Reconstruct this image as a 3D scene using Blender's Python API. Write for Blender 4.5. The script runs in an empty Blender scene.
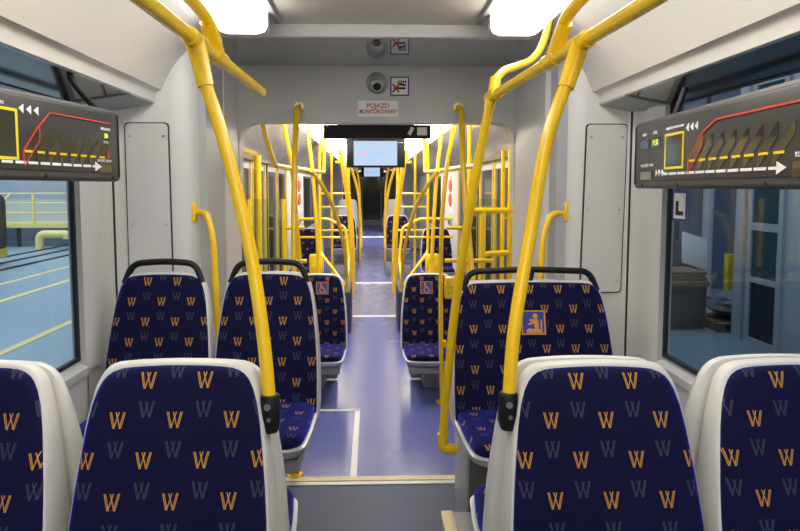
import bpy, bmesh, math, random
from mathutils import Vector, Matrix
random.seed(7)
SC = bpy.context.scene
COL = SC.collection
PI = math.pi

# ------------------------------------------------------------------ materials
class G:
    """small wrapper to write math-node expressions"""
    def __init__(s, nt): s.nt = nt
    def m(s, op, a, b=None, c=None):
        n = s.nt.nodes.new('ShaderNodeMath'); n.operation = op
        for i, v in enumerate((a, b, c)):
            if v is None: continue
            if isinstance(v, (int, float)): n.inputs[i].default_value = v
            else: s.nt.links.new(v, n.inputs[i])
        return n.outputs[0]

def new_mat(name):
    m = bpy.data.materials.new(name); m.use_nodes = True
    return m, m.node_tree, m.node_tree.nodes['Principled BSDF']

def plain(name, col, rough=.5, metal=0., noise=.06, nscale=14., bump=0., bscale=200., coat=0., spec=.5):
    m, nt, b = new_mat(name)
    tc = nt.nodes.new('ShaderNodeTexCoord')
    nz = nt.nodes.new('ShaderNodeTexNoise'); nz.inputs['Scale'].default_value = nscale; nz.inputs['Detail'].default_value = 3
    nt.links.new(tc.outputs['Object'], nz.inputs['Vector'])
    mx = nt.nodes.new('ShaderNodeMix'); mx.data_type = 'RGBA'
    mx.inputs[6].default_value = (*[c*(1-noise) for c in col], 1)
    mx.inputs[7].default_value = (*[min(1, c*(1+noise)) for c in col], 1)
    nt.links.new(nz.outputs['Fac'], mx.inputs[0]); nt.links.new(mx.outputs[2], b.inputs['Base Color'])
    b.inputs['Roughness'].default_value = rough; b.inputs['Metallic'].default_value = metal
    b.inputs['Specular IOR Level'].default_value = spec
    if coat: b.inputs['Coat Weight'].default_value = coat; b.inputs['Coat Roughness'].default_value = .12
    if bump:
        n2 = nt.nodes.new('ShaderNodeTexNoise'); n2.inputs['Scale'].default_value = bscale
        nt.links.new(tc.outputs['Object'], n2.inputs['Vector'])
        bp = nt.nodes.new('ShaderNodeBump'); bp.inputs['Strength'].default_value = bump; bp.inputs['Distance'].default_value = .002
        nt.links.new(n2.outputs['Fac'], bp.inputs['Height']); nt.links.new(bp.outputs[0], b.inputs['Normal'])
    return m

def emit(name, col, strength):
    m, nt, b = new_mat(name)
    b.inputs['Base Color'].default_value = (*col, 1)
    b.inputs['Emission Color'].default_value = (*col, 1)
    b.inputs['Emission Strength'].default_value = strength
    b.inputs['Roughness'].default_value = .5
    return m

def glass(name, tint, fac=.10, rough=.02):
    m, nt, b = new_mat(name)
    nt.nodes.remove(b)
    out = nt.nodes['Material Output']
    t = nt.nodes.new('ShaderNodeBsdfTransparent'); t.inputs[0].default_value = (*tint, 1)
    g = nt.nodes.new('ShaderNodeBsdfGlossy'); g.inputs['Roughness'].default_value = rough
    lw = nt.nodes.new('ShaderNodeLayerWeight'); lw.inputs[0].default_value = .5
    pw = nt.nodes.new('ShaderNodeMath'); pw.operation = 'POWER'; pw.inputs[1].default_value = 5.
    nt.links.new(lw.outputs['Facing'], pw.inputs[0])
    ad = nt.nodes.new('ShaderNodeMath'); ad.operation = 'MULTIPLY_ADD'; ad.use_clamp = True; ad.inputs[1].default_value = .5; ad.inputs[2].default_value = fac
    nt.links.new(pw.outputs[0], ad.inputs[0])
    mx = nt.nodes.new('ShaderNodeMixShader')
    nt.links.new(ad.outputs[0], mx.inputs[0]); nt.links.new(t.outputs[0], mx.inputs[1]); nt.links.new(g.outputs[0], mx.inputs[2])
    nt.links.new(mx.outputs[0], out.inputs[0])
    return m

def fabric_mat():
    m, nt, b = new_mat('seat_fabric')
    g = G(nt)
    uv = nt.nodes.new('ShaderNodeUVMap'); uv.uv_map = 'UVMap'
    sp = nt.nodes.new('ShaderNodeSeparateXYZ'); nt.links.new(uv.outputs[0], sp.inputs[0])
    PX, PY = .130, .0855
    def layer(vo, uo):
        V = g.m('ADD', sp.outputs[1], vo)
        r = g.m('DIVIDE', V, PY)
        row = g.m('FLOOR', r)
        y = g.m('MULTIPLY', g.m('SUBTRACT', r, row), PY)
        odd = g.m('FLOORED_MODULO', row, 2.)
        U = g.m('ADD', g.m('ADD', sp.outputs[0], uo), g.m('MULTIPLY', odd, PX/2))
        c = g.m('DIVIDE', U, PX)
        x = g.m('MULTIPLY', g.m('SUBTRACT', g.m('SUBTRACT', c, g.m('FLOOR', c)), .5), PX)
        a = g.m('ABSOLUTE', x)
        t = g.m('DIVIDE', y, .035)
        xo = g.m('MULTIPLY_ADD', t, .0088, .0070)
        xi = g.m('ABSOLUTE', g.m('MULTIPLY_ADD', t, -.0106, .0070))
        d1 = g.m('ABSOLUTE', g.m('SUBTRACT', a, xo))
        s1 = g.m('MULTIPLY', g.m('LESS_THAN', d1, .0026), g.m('GREATER_THAN', d1, .0006))
        s2 = g.m('LESS_THAN', g.m('ABSOLUTE', g.m('SUBTRACT', a, xi)), .0012)
        w = g.m('MAXIMUM', s1, s2)
        return g.m('MULTIPLY', w, g.m('LESS_THAN', t, 1.))
    orange = layer(0., 0.)
    grey = layer(.0625, 0.)
    tc = nt.nodes.new('ShaderNodeTexNoise'); tc.inputs['Scale'].default_value = 900; nt.links.new(uv.outputs[0], tc.inputs['Vector'])
    base = nt.nodes.new('ShaderNodeMix'); base.data_type = 'RGBA'
    base.inputs[6].default_value = (.0025, .0024, .019, 1); base.inputs[7].default_value = (.0055, .0053, .038, 1)
    nt.links.new(tc.outputs['Fac'], base.inputs[0])
    m1 = nt.nodes.new('ShaderNodeMix'); m1.data_type = 'RGBA'; m1.inputs[7].default_value = (.052, .052, .085, 1)
    nt.links.new(grey, m1.inputs[0]); nt.links.new(base.outputs[2], m1.inputs[6])
    m2 = nt.nodes.new('ShaderNodeMix'); m2.data_type = 'RGBA'; m2.inputs[7].default_value = (.52, .255, .036, 1)
    nt.links.new(orange, m2.inputs[0]); nt.links.new(m1.outputs[2], m2.inputs[6])
    nt.links.new(m2.outputs[2], b.inputs['Base Color'])
    b.inputs['Roughness'].default_value = .85; b.inputs['Specular IOR Level'].default_value = .15
    b.inputs['Sheen Weight'].default_value = .9; b.inputs['Sheen Roughness'].default_value = .42; b.inputs['Sheen Tint'].default_value = (.06, .085, .9, 1)
    bp = nt.nodes.new('ShaderNodeBump'); bp.inputs['Strength'].default_value = .25; bp.inputs['Distance'].default_value = .001
    nt.links.new(tc.outputs['Fac'], bp.inputs['Height']); nt.links.new(bp.outputs[0], b.inputs['Normal'])
    return m

def speckle_floor(name, c1, c2, rough, spec=.5):
    m, nt, b = new_mat(name)
    tc = nt.nodes.new('ShaderNodeTexCoord')
    n1 = nt.nodes.new('ShaderNodeTexNoise'); n1.inputs['Scale'].default_value = 260; n1.inputs['Detail'].default_value = 4
    n2 = nt.nodes.new('ShaderNodeTexNoise'); n2.inputs['Scale'].default_value = 2.2
    nt.links.new(tc.outputs['Object'], n1.inputs['Vector']); nt.links.new(tc.outputs['Object'], n2.inputs['Vector'])
    rp = nt.nodes.new('ShaderNodeValToRGB'); rp.color_ramp.elements[0].position = .38; rp.color_ramp.elements[1].position = .66
    rp.color_ramp.elements[0].color = (*c1, 1); rp.color_ramp.elements[1].color = (*c2, 1)
    nt.links.new(n1.outputs['Fac'], rp.inputs[0]); nt.links.new(rp.outputs[0], b.inputs['Base Color'])
    b.inputs['Specular IOR Level'].default_value = spec
    mr = nt.nodes.new('ShaderNodeMapRange'); mr.inputs[3].default_value = rough-.06; mr.inputs[4].default_value = rough+.08
    nt.links.new(n2.outputs['Fac'], mr.inputs[0]); nt.links.new(mr.outputs[0], b.inputs['Roughness'])
    return m

M = {}
M['fabric'] = fabric_mat()
M['yellow'] = plain('yellow_paint', (.86, .55, .004), .26, noise=.03, coat=.4)
M['yellow_light'] = plain('yellow_light_paint', (.84, .66, .03), .3, noise=.03, coat=.3)
M['shell'] = plain('white_shell', (.60, .59, .565), .38, noise=.04, nscale=5, bump=.05)
M['wall'] = plain('wall_laminate', (.60, .60, .595), .42, noise=.03, nscale=3, bump=.04, bscale=350)
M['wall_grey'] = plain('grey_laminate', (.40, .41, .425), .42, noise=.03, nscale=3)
M['cove'] = plain('cove_plastic', (.54, .525, .50), .20, noise=.03, nscale=3, coat=.5)
M['cove_gloss'] = plain('glossy_cove', (.66, .64, .60), .10, noise=.03, nscale=3, coat=.6)
M['ceiling'] = plain('ceiling_panel', (.60, .57, .51), .5, noise=.03, nscale=2)
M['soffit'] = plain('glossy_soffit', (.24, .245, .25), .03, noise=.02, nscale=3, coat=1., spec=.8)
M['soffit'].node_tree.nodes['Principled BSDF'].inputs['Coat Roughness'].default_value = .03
M['header'] = plain('header_panel', (.50, .51, .51), .4, noise=.03, nscale=4)
M['black'] = plain('black_plastic', (.007, .007, .008), .45, spec=.3)
M['rubber'] = plain('black_rubber', (.016, .016, .018), .6)
M['dark'] = plain('dark_gloss', (.03, .032, .036), .12, coat=.4)
M['board'] = plain('board_housing', (.060, .059, .060), .45, noise=.05, bump=.12, bscale=600)
M['boardface'] = plain('board_face', (.042, .041, .041), .38, noise=.05)
M['mirror'] = plain('slot_film', (.12, .12, .085), .09, metal=.7, noise=.1)
M['steel'] = plain('brushed_steel', (.5, .5, .52), .28, metal=1)
M['grey'] = plain('seat_base_grey', (.25, .255, .265), .5, noise=.06)
M['dark_grey'] = plain('dark_grey_panel', (.085, .085, .09), .5)
M['lightgrey'] = plain('light_grey_metal', (.42, .43, .44), .35, metal=.3)
M['white'] = plain('white_print', (.80, .80, .80), .5, noise=.01)
M['red'] = plain('red_print', (.52, .06, .035), .5, noise=.02)
M['orange'] = plain('orange_print', (.62, .27, .03), .6, noise=.05)
M['blue'] = plain('blue_print', (.03, .045, .27), .6, noise=.05)
M['navy'] = plain('navy_partition', (.02, .022, .10), .5)
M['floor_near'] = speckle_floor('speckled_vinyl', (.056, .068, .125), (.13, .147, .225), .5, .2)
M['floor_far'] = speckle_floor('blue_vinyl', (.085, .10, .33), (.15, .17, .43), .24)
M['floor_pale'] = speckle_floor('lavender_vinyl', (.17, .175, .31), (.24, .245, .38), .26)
M['nosing'] = plain('cream_nosing', (.68, .58, .32), .5)
M['glow_yellow'] = emit('amber_digits', (.75, .85, .05), .9)
M['lamp'] = emit('lamp_diffuser', (1., .965, .90), 8.5)
M['lamp_far'] = emit('lamp_diffuser_far', (1., .95, .85), 12.)
M['lamp_cap'] = plain('lamp_cap', (.62, .62, .62), .35, noise=.01)
M['screen'] = emit('screen_glow', (.56, .74, 1.), .84)
M['screen'].node_tree.nodes['Principled BSDF'].inputs['Base Color'].default_value = (.03, .03, .03, 1)
M['pane'] = glass('window_glass', (.90, .95, .97), .03)
M['screen_glass'] = glass('windscreen_glass', (.85, .90, .72), .03)
M['door_glass'] = plain('door_glass_dark', (.012, .02, .032), .10, spec=.35)
M['depot_floor'] = plain('depot_floor_paint', (.26, .37, .45), .35, noise=.12, nscale=.8)
M['depot_line'] = plain('depot_line_paint', (.80, .67, .24), .5)
M['depot_wall'] = plain('depot_wall_paint', (.42, .47, .52), .6, noise=.05, nscale=1)
M['depot_blue'] = plain('depot_blue_wall', (.15, .20, .28), .5, noise=.1, nscale=1)
M['depot_dark'] = plain('depot_dark', (.03, .034, .04), .6)
M['wood'] = plain('pallet_wood', (.22, .15, .09), .7, noise=.25, nscale=20)
M['foil'] = plain('plastic_wrap', (.24, .26, .29), .15, noise=.3, nscale=25, bump=1., bscale=18)
M['pale_frame'] = plain('pale_blue_frame', (.58, .61, .63), .4)
M['green_glass'] = plain('green_glass', (.04, .10, .11), .06, coat=.4)

# ------------------------------------------------------------------ helpers
def link(name, bm, mat, parent=None, smooth=True, ang=40):
    me = bpy.data.meshes.new(name)
    bmesh.ops.recalc_face_normals(bm, faces=bm.faces)
    if smooth:
        for f in bm.faces: f.smooth = True
        for e in bm.edges:
            if len(e.link_faces) == 2 and e.calc_face_angle(0) > math.radians(ang): e.smooth = False
    bm.to_mesh(me); bm.free()
    o = bpy.data.objects.new(name, me); COL.objects.link(o)
    if mat is not None: me.materials.append(M[mat] if isinstance(mat, str) else mat)
    if parent is not None: o.parent = parent
    return o

def thing(name, label, cat, loc=(0, 0, 0), rz=0., group=None):
    o = bpy.data.objects.new(name, None); COL.objects.link(o)
    o.location = loc; o.rotation_euler = (0, 0, rz); o.empty_display_size = .1
    return tag(o, label, cat, group)

def tag(o, label, cat, group=None):
    o['label'] = label; o['category'] = cat
    if group: o['group'] = group
    return o

def struct(name, bm, mat, parent=None, smooth=False):
    o = link(name, bm, mat, parent, smooth)
    if parent is None: o['kind'] = 'structure'
    return o

def dup(root, loc, rz=None, label=None, group=None, scale=None):
    r = root.copy(); COL.objects.link(r); r.location = loc
    if rz is not None: r.rotation_euler = (0, 0, rz)
    if label: r['label'] = label
    if group: r['group'] = group
    if scale: r.scale = scale
    for ch in list(root.children):
        c = ch.copy(); COL.objects.link(c); c.parent = r
        for gch in list(ch.children):
            d = gch.copy(); COL.objects.link(d); d.parent = c
    return r

def bx(bm, lo, hi, bev=0., seg=2, mtx=None):
    r = bmesh.ops.create_cube(bm, size=1.)
    vs = r['verts']
    for v in vs:
        v.co = Vector([lo[i] + (v.co[i] + .5)*(hi[i]-lo[i]) for i in range(3)])
    if bev:
        es = list({e for v in vs for e in v.link_edges})
        rr = bmesh.ops.bevel(bm, geom=es, offset=bev, segments=seg, affect='EDGES', profile=.5)
        vs = list({v for f in rr['faces'] for v in f.verts} | {v for v in vs if v.is_valid})
    if mtx is not None: bmesh.ops.transform(bm, matrix=mtx, verts=vs)
    return bm

def box(lo, hi, bev=0., seg=2): return bx(bmesh.new(), lo, hi, bev, seg)

def catmull(pts, n=8):
    P = [Vector(p) for p in pts]
    if len(P) < 3: return P
    out = []
    for i in range(len(P)-1):
        p0 = P[i-1] if i else P[0]*2-P[1]; p1 = P[i]; p2 = P[i+1]; p3 = P[i+2] if i+2 < len(P) else P[-1]*2-P[-2]
        for k in range(n):
            t = k/n
            out.append(.5*((2*p1)+(p2-p0)*t+(2*p0-5*p1+4*p2-p3)*t*t+(3*p1-p0-3*p2+p3)*t**3))
    out.append(P[-1]); return out

def fillet(pts, r, n=6):
    P = [Vector(p) for p in pts]; out = [P[0]]
    for i in range(1, len(P)-1):
        a = (P[i-1]-P[i]); b = (P[i+1]-P[i]); d = min(r, a.length*.45, b.length*.45)
        s = P[i]+a.normalized()*d; e = P[i]+b.normalized()*d
        for k in range(n+1):
            t = k/n; out.append(s*(1-t)**2 + P[i]*2*t*(1-t) + e*t*t)
    out.append(P[-1]); return out

def tube(bm, path, r, seg=14, closed=False, flat=1.):
    P = [Vector(p) for p in path]; n = len(P)
    T = []
    for i in range(n):
        a = P[(i-1) % n] if (i or closed) else P[i]; b = P[(i+1) % n] if (i < n-1 or closed) else P[i]
        T.append((b-a).normalized())
    up = Vector((0, 0, 1)) if abs(T[0].z) < .9 else Vector((1, 0, 0))
    N = (up - T[0]*up.dot(T[0])).normalized()
    rings = []
    for i in range(n):
        N = (N - T[i]*N.dot(T[i])).normalized(); B = T[i].cross(N)
        rr = r[i] if isinstance(r, (list, tuple)) else r
        rings.append([bm.verts.new(P[i] + (N*math.cos(2*PI*k/seg)*flat + B*math.sin(2*PI*k/seg))*rr) for k in range(seg)])
    m = n if closed else n-1
    for i in range(m):
        A = rings[i]; Bq = rings[(i+1) % n]
        for k in range(seg):
            bm.faces.new((A[k], A[(k+1) % seg], Bq[(k+1) % seg], Bq[k]))
    if not closed:
        bm.faces.new(rings[0][::-1]); bm.faces.new(rings[-1])
    return bm

def T(path, r, seg=14, closed=False, flat=1.): return tube(bmesh.new(), path, r, seg, closed, flat)

def loft(bm, rings, cap=True):
    R = [[bm.verts.new(p) for p in ring] for ring in rings]; n = len(R[0])
    for i in range(len(R)-1):
        for k in range(n):
            bm.faces.new((R[i][k], R[i][(k+1) % n], R[i+1][(k+1) % n], R[i+1][k]))
    if cap: bm.faces.new(R[0][::-1]); bm.faces.new(R[-1])
    return bm

def extrude_poly(poly, axis, a, b, bm=None):
    """poly: 2D list; axis 'x','y','z': the extrusion axis"""
    bm = bm or bmesh.new()
    def P(p, t):
        return {'x': (t, p[0], p[1]), 'y': (p[0], t, p[1]), 'z': (p[0], p[1], t)}[axis]
    return loft(bm, [[P(p, a) for p in poly], [P(p, b) for p in poly]])

def disc(bm, c, r, axis, h, seg=20):
    a = Vector(axis).normalized(); return tube(bm, [Vector(c), Vector(c)+a*h], r, seg)

def text(name, s, size, mat, parent, loc, rot, ext=.0006, align='CENTER', squash=1.):
    cu = bpy.data.curves.new(name, 'FONT'); cu.body = s; cu.size = size; cu.extrude = ext; cu.align_x = align; cu.align_y = 'CENTER'
    if mat == 'red': cu.offset = size*.022
    tmp = bpy.data.objects.new(name+'_tmp', cu); COL.objects.link(tmp)
    bpy.context.view_layer.update()
    me = bpy.data.meshes.new_from_object(tmp.evaluated_get(bpy.context.evaluated_depsgraph_get()))
    bpy.data.objects.remove(tmp); bpy.data.curves.remove(cu)
    me.materials.clear(); me.materials.append(M[mat])
    o = bpy.data.objects.new(name, me); COL.objects.link(o); o.parent = parent
    o.location = loc; o.rotation_euler = rot; o.scale = (squash, 1, 1)
    return o

def add_uv(o, fn):
    me = o.data; uv = me.uv_layers.new(name='UVMap')
    for l in me.loops:
        uv.data[l.index].uv = fn(me.vertices[l.vertex_index].co)

# ------------------------------------------------------------------ setting: near section
XL, XR = -1.25, 1.285          # side walls
YE = 2.95                      # transverse end wall of the near section
YB = -2.2
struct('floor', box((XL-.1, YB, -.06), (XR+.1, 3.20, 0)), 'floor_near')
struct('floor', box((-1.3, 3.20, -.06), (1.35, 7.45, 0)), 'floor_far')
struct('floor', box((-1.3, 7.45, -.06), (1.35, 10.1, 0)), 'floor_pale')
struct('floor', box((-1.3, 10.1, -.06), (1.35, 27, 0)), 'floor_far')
struct('trim_1', box((-.78, 3.215, 0), (.86, 3.265, .008), .003), 'nosing')
struct('trim_2', box((-.78, 3.175, 0), (.86, 3.212, .005), .002), 'lightgrey')
# white marks laid in the floor
bm = bx(bx(bmesh.new(), (-.118, 3.27, 0), (-.082, 4.29, .0025)), (-.7, 4.27, 0), (-.082, 4.30, .0025))
struct('trim_3', bm, 'white')
struct('trim_4', box((-.9, 7.44, 0), (.95, 7.52, .0025)), 'white')
struct('trim_5', box((-.9, 10.05, 0), (.95, 10.18, .0025)), 'white')
struct('trim_6', box((-.9, 19.3, 0), (.95, 19.75, .0025)), 'white')

def side_wall(side, x, name):
    s = -1 if side == 'L' else 1
    xo = x + s*.06
    lo, hi = min(x, xo), max(x, xo)
    bm = box((lo, YB, 0), (hi, 2.68, .80))
    bx(bm, (lo, YB, 1.99), (hi, 2.68, 2.42))
    bx(bm, (lo, YB, .80), (hi, .10, 1.99))
    struct(name, bm, 'wall')
side_wall('L', XL, 'wall_left'); side_wall('R', XR, 'wall_right')

def end_wall(name, s, x, xin):
    """wall section from the window edge round the corner to the gangway, as a plan profile"""
    inner = [(x, 2.67), (x, 2.80), (x-s*.004, 2.86), (x-s*.012, 2.90), (x-s*.026, 2.932), (x-s*.05, YE),
             (xin+s*.10, YE+.005), (xin+s*.055, YE+.012), (xin+s*.022, YE+.032), (xin, YE+.075), (xin, YE+.15)]
    outer = [(xin+s*.06, YE+.15), (xin+s*.12, YE+.10), (x+s*.06, YE+.08), (x+s*.06, 2.67)]
    return struct(name, extrude_poly(inner+outer, 'z', 0, 2.40), 'wall', smooth=True)
end_wall('wall_left_end', -1, XL, -.85); end_wall('wall_right_end', 1, XR, .955)
# window reveal posts beside the glass
struct('trim_7', extrude_poly([(XL-.002, 2.665), (XL+.010, 2.69), (XL+.018, 2.73), (XL+.018, 2.79), (XL-.002, 2.80)], 'z', .80, 2.0), 'wall', smooth=True)
struct('trim_8', extrude_poly([(XR+.002, 2.665), (XR-.010, 2.69), (XR-.018, 2.73), (XR-.018, 2.79), (XR+.002, 2.80)], 'z', .80, 2.0), 'wall', smooth=True)
for x in (XL+.030, XR-.030):
    struct('trim_17' if x < 0 else 'trim_18', box((x-.003, 2.928, 0), (x+.003, 2.946, 2.0)), 'rubber')
# sills
struct('trim_9', extrude_poly([(XL-.06, .80), (XL+.01, .78), (XL+.012, .815), (XL-.06, .838)], 'y', .1, 2.66), 'wall')
struct('trim_10', extrude_poly([(XR+.06, .80), (XR-.01, .78), (XR-.012, .815), (XR+.06, .838)], 'y', .1, 2.66), 'wall')

# coves above the windows
def cove(name, s, xl, xt):
    """xl lip line, xt the ceiling edge"""
    prof = [(xl+s*.012, 1.995), (xl, 2.0), (xl-s*.003, 2.04), (xl-s*.012, 2.052), (xl-s*.03, 2.058)]
    for i in range(1, 9):
        t = i/8; a = t*PI/2
        prof.append((xl-s*.03+(xt-xl+s*.03)*(.55*t+.45*(1-math.cos(a))), 2.058+.332*(.55*t+.45*math.sin(a))))
    back = [(xt, 2.43), (xl+s*.2, 2.43), (xl+s*.03, 1.998)]
    return struct(name, extrude_poly(prof+back, 'y', YB, YE+.02), 'cove', smooth=True)
cove('ceiling_cove_left', -1, -1.02, -.68); cove('ceiling_cove_right', 1, 1.10, .80)
for s, xl, xw in ((-1, -1.02, XL), (1, 1.10, XR)):
    struct('trim_11' if s < 0 else 'trim_12', extrude_poly([(xl+s*.005, 1.998), (xw+s*.05, 1.955), (xw+s*.05, 1.985), (xl+s*.02, 2.02)], 'y', YB, YE), 'dark')
    struct('trim_13' if s < 0 else 'trim_14', extrude_poly([(xl+s*.004, 1.994), (xw, 1.955), (xw, 1.99), (xl+s*.004, 2.01)], 'y', 2.66, YE+.01), 'wall_grey')
struct('ceiling', box((-.80, YB, 2.385), (.92, 3.03, 2.44)), 'ceiling')
struct('trim_15', box((-.86, 3.02, 2.325), (.96, 3.06, 2.44), .006), 'wall')
# gangway
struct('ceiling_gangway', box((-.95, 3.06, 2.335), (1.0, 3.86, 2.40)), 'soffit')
struct('wall_gangway_left', box((-.90, 3.42, 0), (-.805, 3.80, 2.34)), 'wall')
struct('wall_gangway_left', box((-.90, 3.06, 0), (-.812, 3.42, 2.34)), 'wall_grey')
struct('wall_gangway_right', box((.888, 3.12, 0), (.98, 3.80, 2.34)), 'wall')
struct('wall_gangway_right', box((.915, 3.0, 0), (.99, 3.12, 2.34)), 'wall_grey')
hd = box((-.90, 3.77, 2.035), (.98, 3.86, 2.40))
struct('wall_header', hd, 'header')
bm = extrude_poly([(-.90, 2.045), (-.90, 1.5), (-.80, 1.5), (-.80, 1.86), (-.785, 1.93), (-.745, 1.978), (-.70, 1.99), (.78, 1.99), (.83, 1.978), (.87, 1.93), (.885, 1.86), (.885, 1.5), (.98, 1.5), (.98, 2.045)], 'y', 3.762, 3.87)
struct('trim_16', bm, 'header', smooth=True)
struct('wall_back', box((XL-.06, YB-.06, 0), (XR+.06, YB, 2.44)), 'wall')
# outer roof so that no daylight leaks in
struct('ceiling_roof', box((-1.4, YB-.06, 2.445), (1.45, 27.1, 2.47)), 'wall_grey')

# windows of the near section
def window(name, s, x, y0, y1):
    z0, z1 = .842, 1.975
    xa, xb = x+s*.022, x+s*.038
    lo, hi = min(xa, xb), max(xa, xb)
    bm = bmesh.new(); w = .018
    bx(bm, (lo, y0, z0), (hi, y1, z0+w)); bx(bm, (lo, y0, z1-w), (hi, y1, z1))
    bx(bm, (lo, y0, z0+w), (hi, y0+w, z1-w)); bx(bm, (lo, y1-w, z0+w), (hi, y1, z1-w))
    o = struct(name, bm, 'rubber')
    xm = x+s*.03
    link('window_pane', box((xm-.003, y0+w, z0+w), (xm+.003, y1-w, z1-w)), 'pane', o, smooth=False)
    link('window_bar', box((lo+.002, y0+w, 1.895), (hi-.002, y1-w, 1.918)), 'rubber', o, smooth=False)
    return o
window('window_1', -1, XL, .10, 2.66); window('window_2', 1, XR, .10, 2.66)

# ------------------------------------------------------------------ access panels with screws
def access_panel(label, x0, x1, x0b, x1b, s, zl=-.45, zs=(.84, .42, .02, -.38)):
    t = thing('access_panel', label, 'panel', ((x0+x1)/2, YE-.004, 1.0))
    cx = (x0+x1)/2
    def poly(d):
        return [(x0-cx-d, .90+d), (x1-cx+d, .90+d), (x1b-cx+d, zl-d), (x0b-cx-d, zl-d)]
    rnd = lambda p: [tuple(v)[:2] for v in fillet([((p[0][0]+p[1][0])/2, p[0][1], 0)]+[(q[0], q[1], 0) for q in p[1:]+p[:1]]+[((p[0][0]+p[1][0])/2, p[0][1], 0)], .02, 4)][:-1]
    link('gasket', extrude_poly(rnd(poly(.005)), 'y', -.001, .010), 'rubber', t)
    link('cover', extrude_poly(rnd(poly(0)), 'y', -.0035, .008), 'wall', t)
    for zz in zs:
        f = (.90-zz)/(.90-zl)
        for xa, xb, d in ((x0, x0b, .02), (x1, x1b, -.02)):
            link('screw', disc(bmesh.new(), (xa+(xb-xa)*f-cx+d, -.0035, zz), .0065, (0, -1, 0), .0025, 10), 'steel', t)
access_panel('grey screwed access panel behind the seats beside the left window', -1.160, -.962, -1.160, -.955, -1)
access_panel('grey screwed access panel behind the wide seat beside the right window', 1.045, 1.238, 1.030, 1.226, 1, .085, (.84, .49, .14))

# ------------------------------------------------------------------ seats
HT = [(0, .105), (.003, .128), (.009, .145), (.018, .158), (.03, .168), (.05, .178), (.08, .188), (.13, .197), (.19, .2045), (.26, .212), (.335, .218), (.45, .222), (.56, .222), (.60, .218)]
def outline(d, ex):
    """half-width profile to a closed loop of (x, t); d offset outwards, ex extra half width"""
    R = []
    for i, (t, h) in enumerate(HT):
        hh = h+ex+d
        if i == 0: hh = h+ex+d*.4
        tt = t - d if t < .06 else t
        R.append((hh, tt))
    R[-1] = (R[-1][0], R[-1][1]+d)
    tp = R[0]; top = []
    for k in range(1, 6):
        f = 1-2*k/6; top.append((tp[0]*f, tp[1]-.004*(1-f*f)))
    L = [(-x, t) for x, t in R]
    return top[::-1][:0] + R[::-1] + top + L      # right side bottom->top, top, left side top->bottom
ZT = .87
def yf(t): return -(.042+.265*t)

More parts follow.
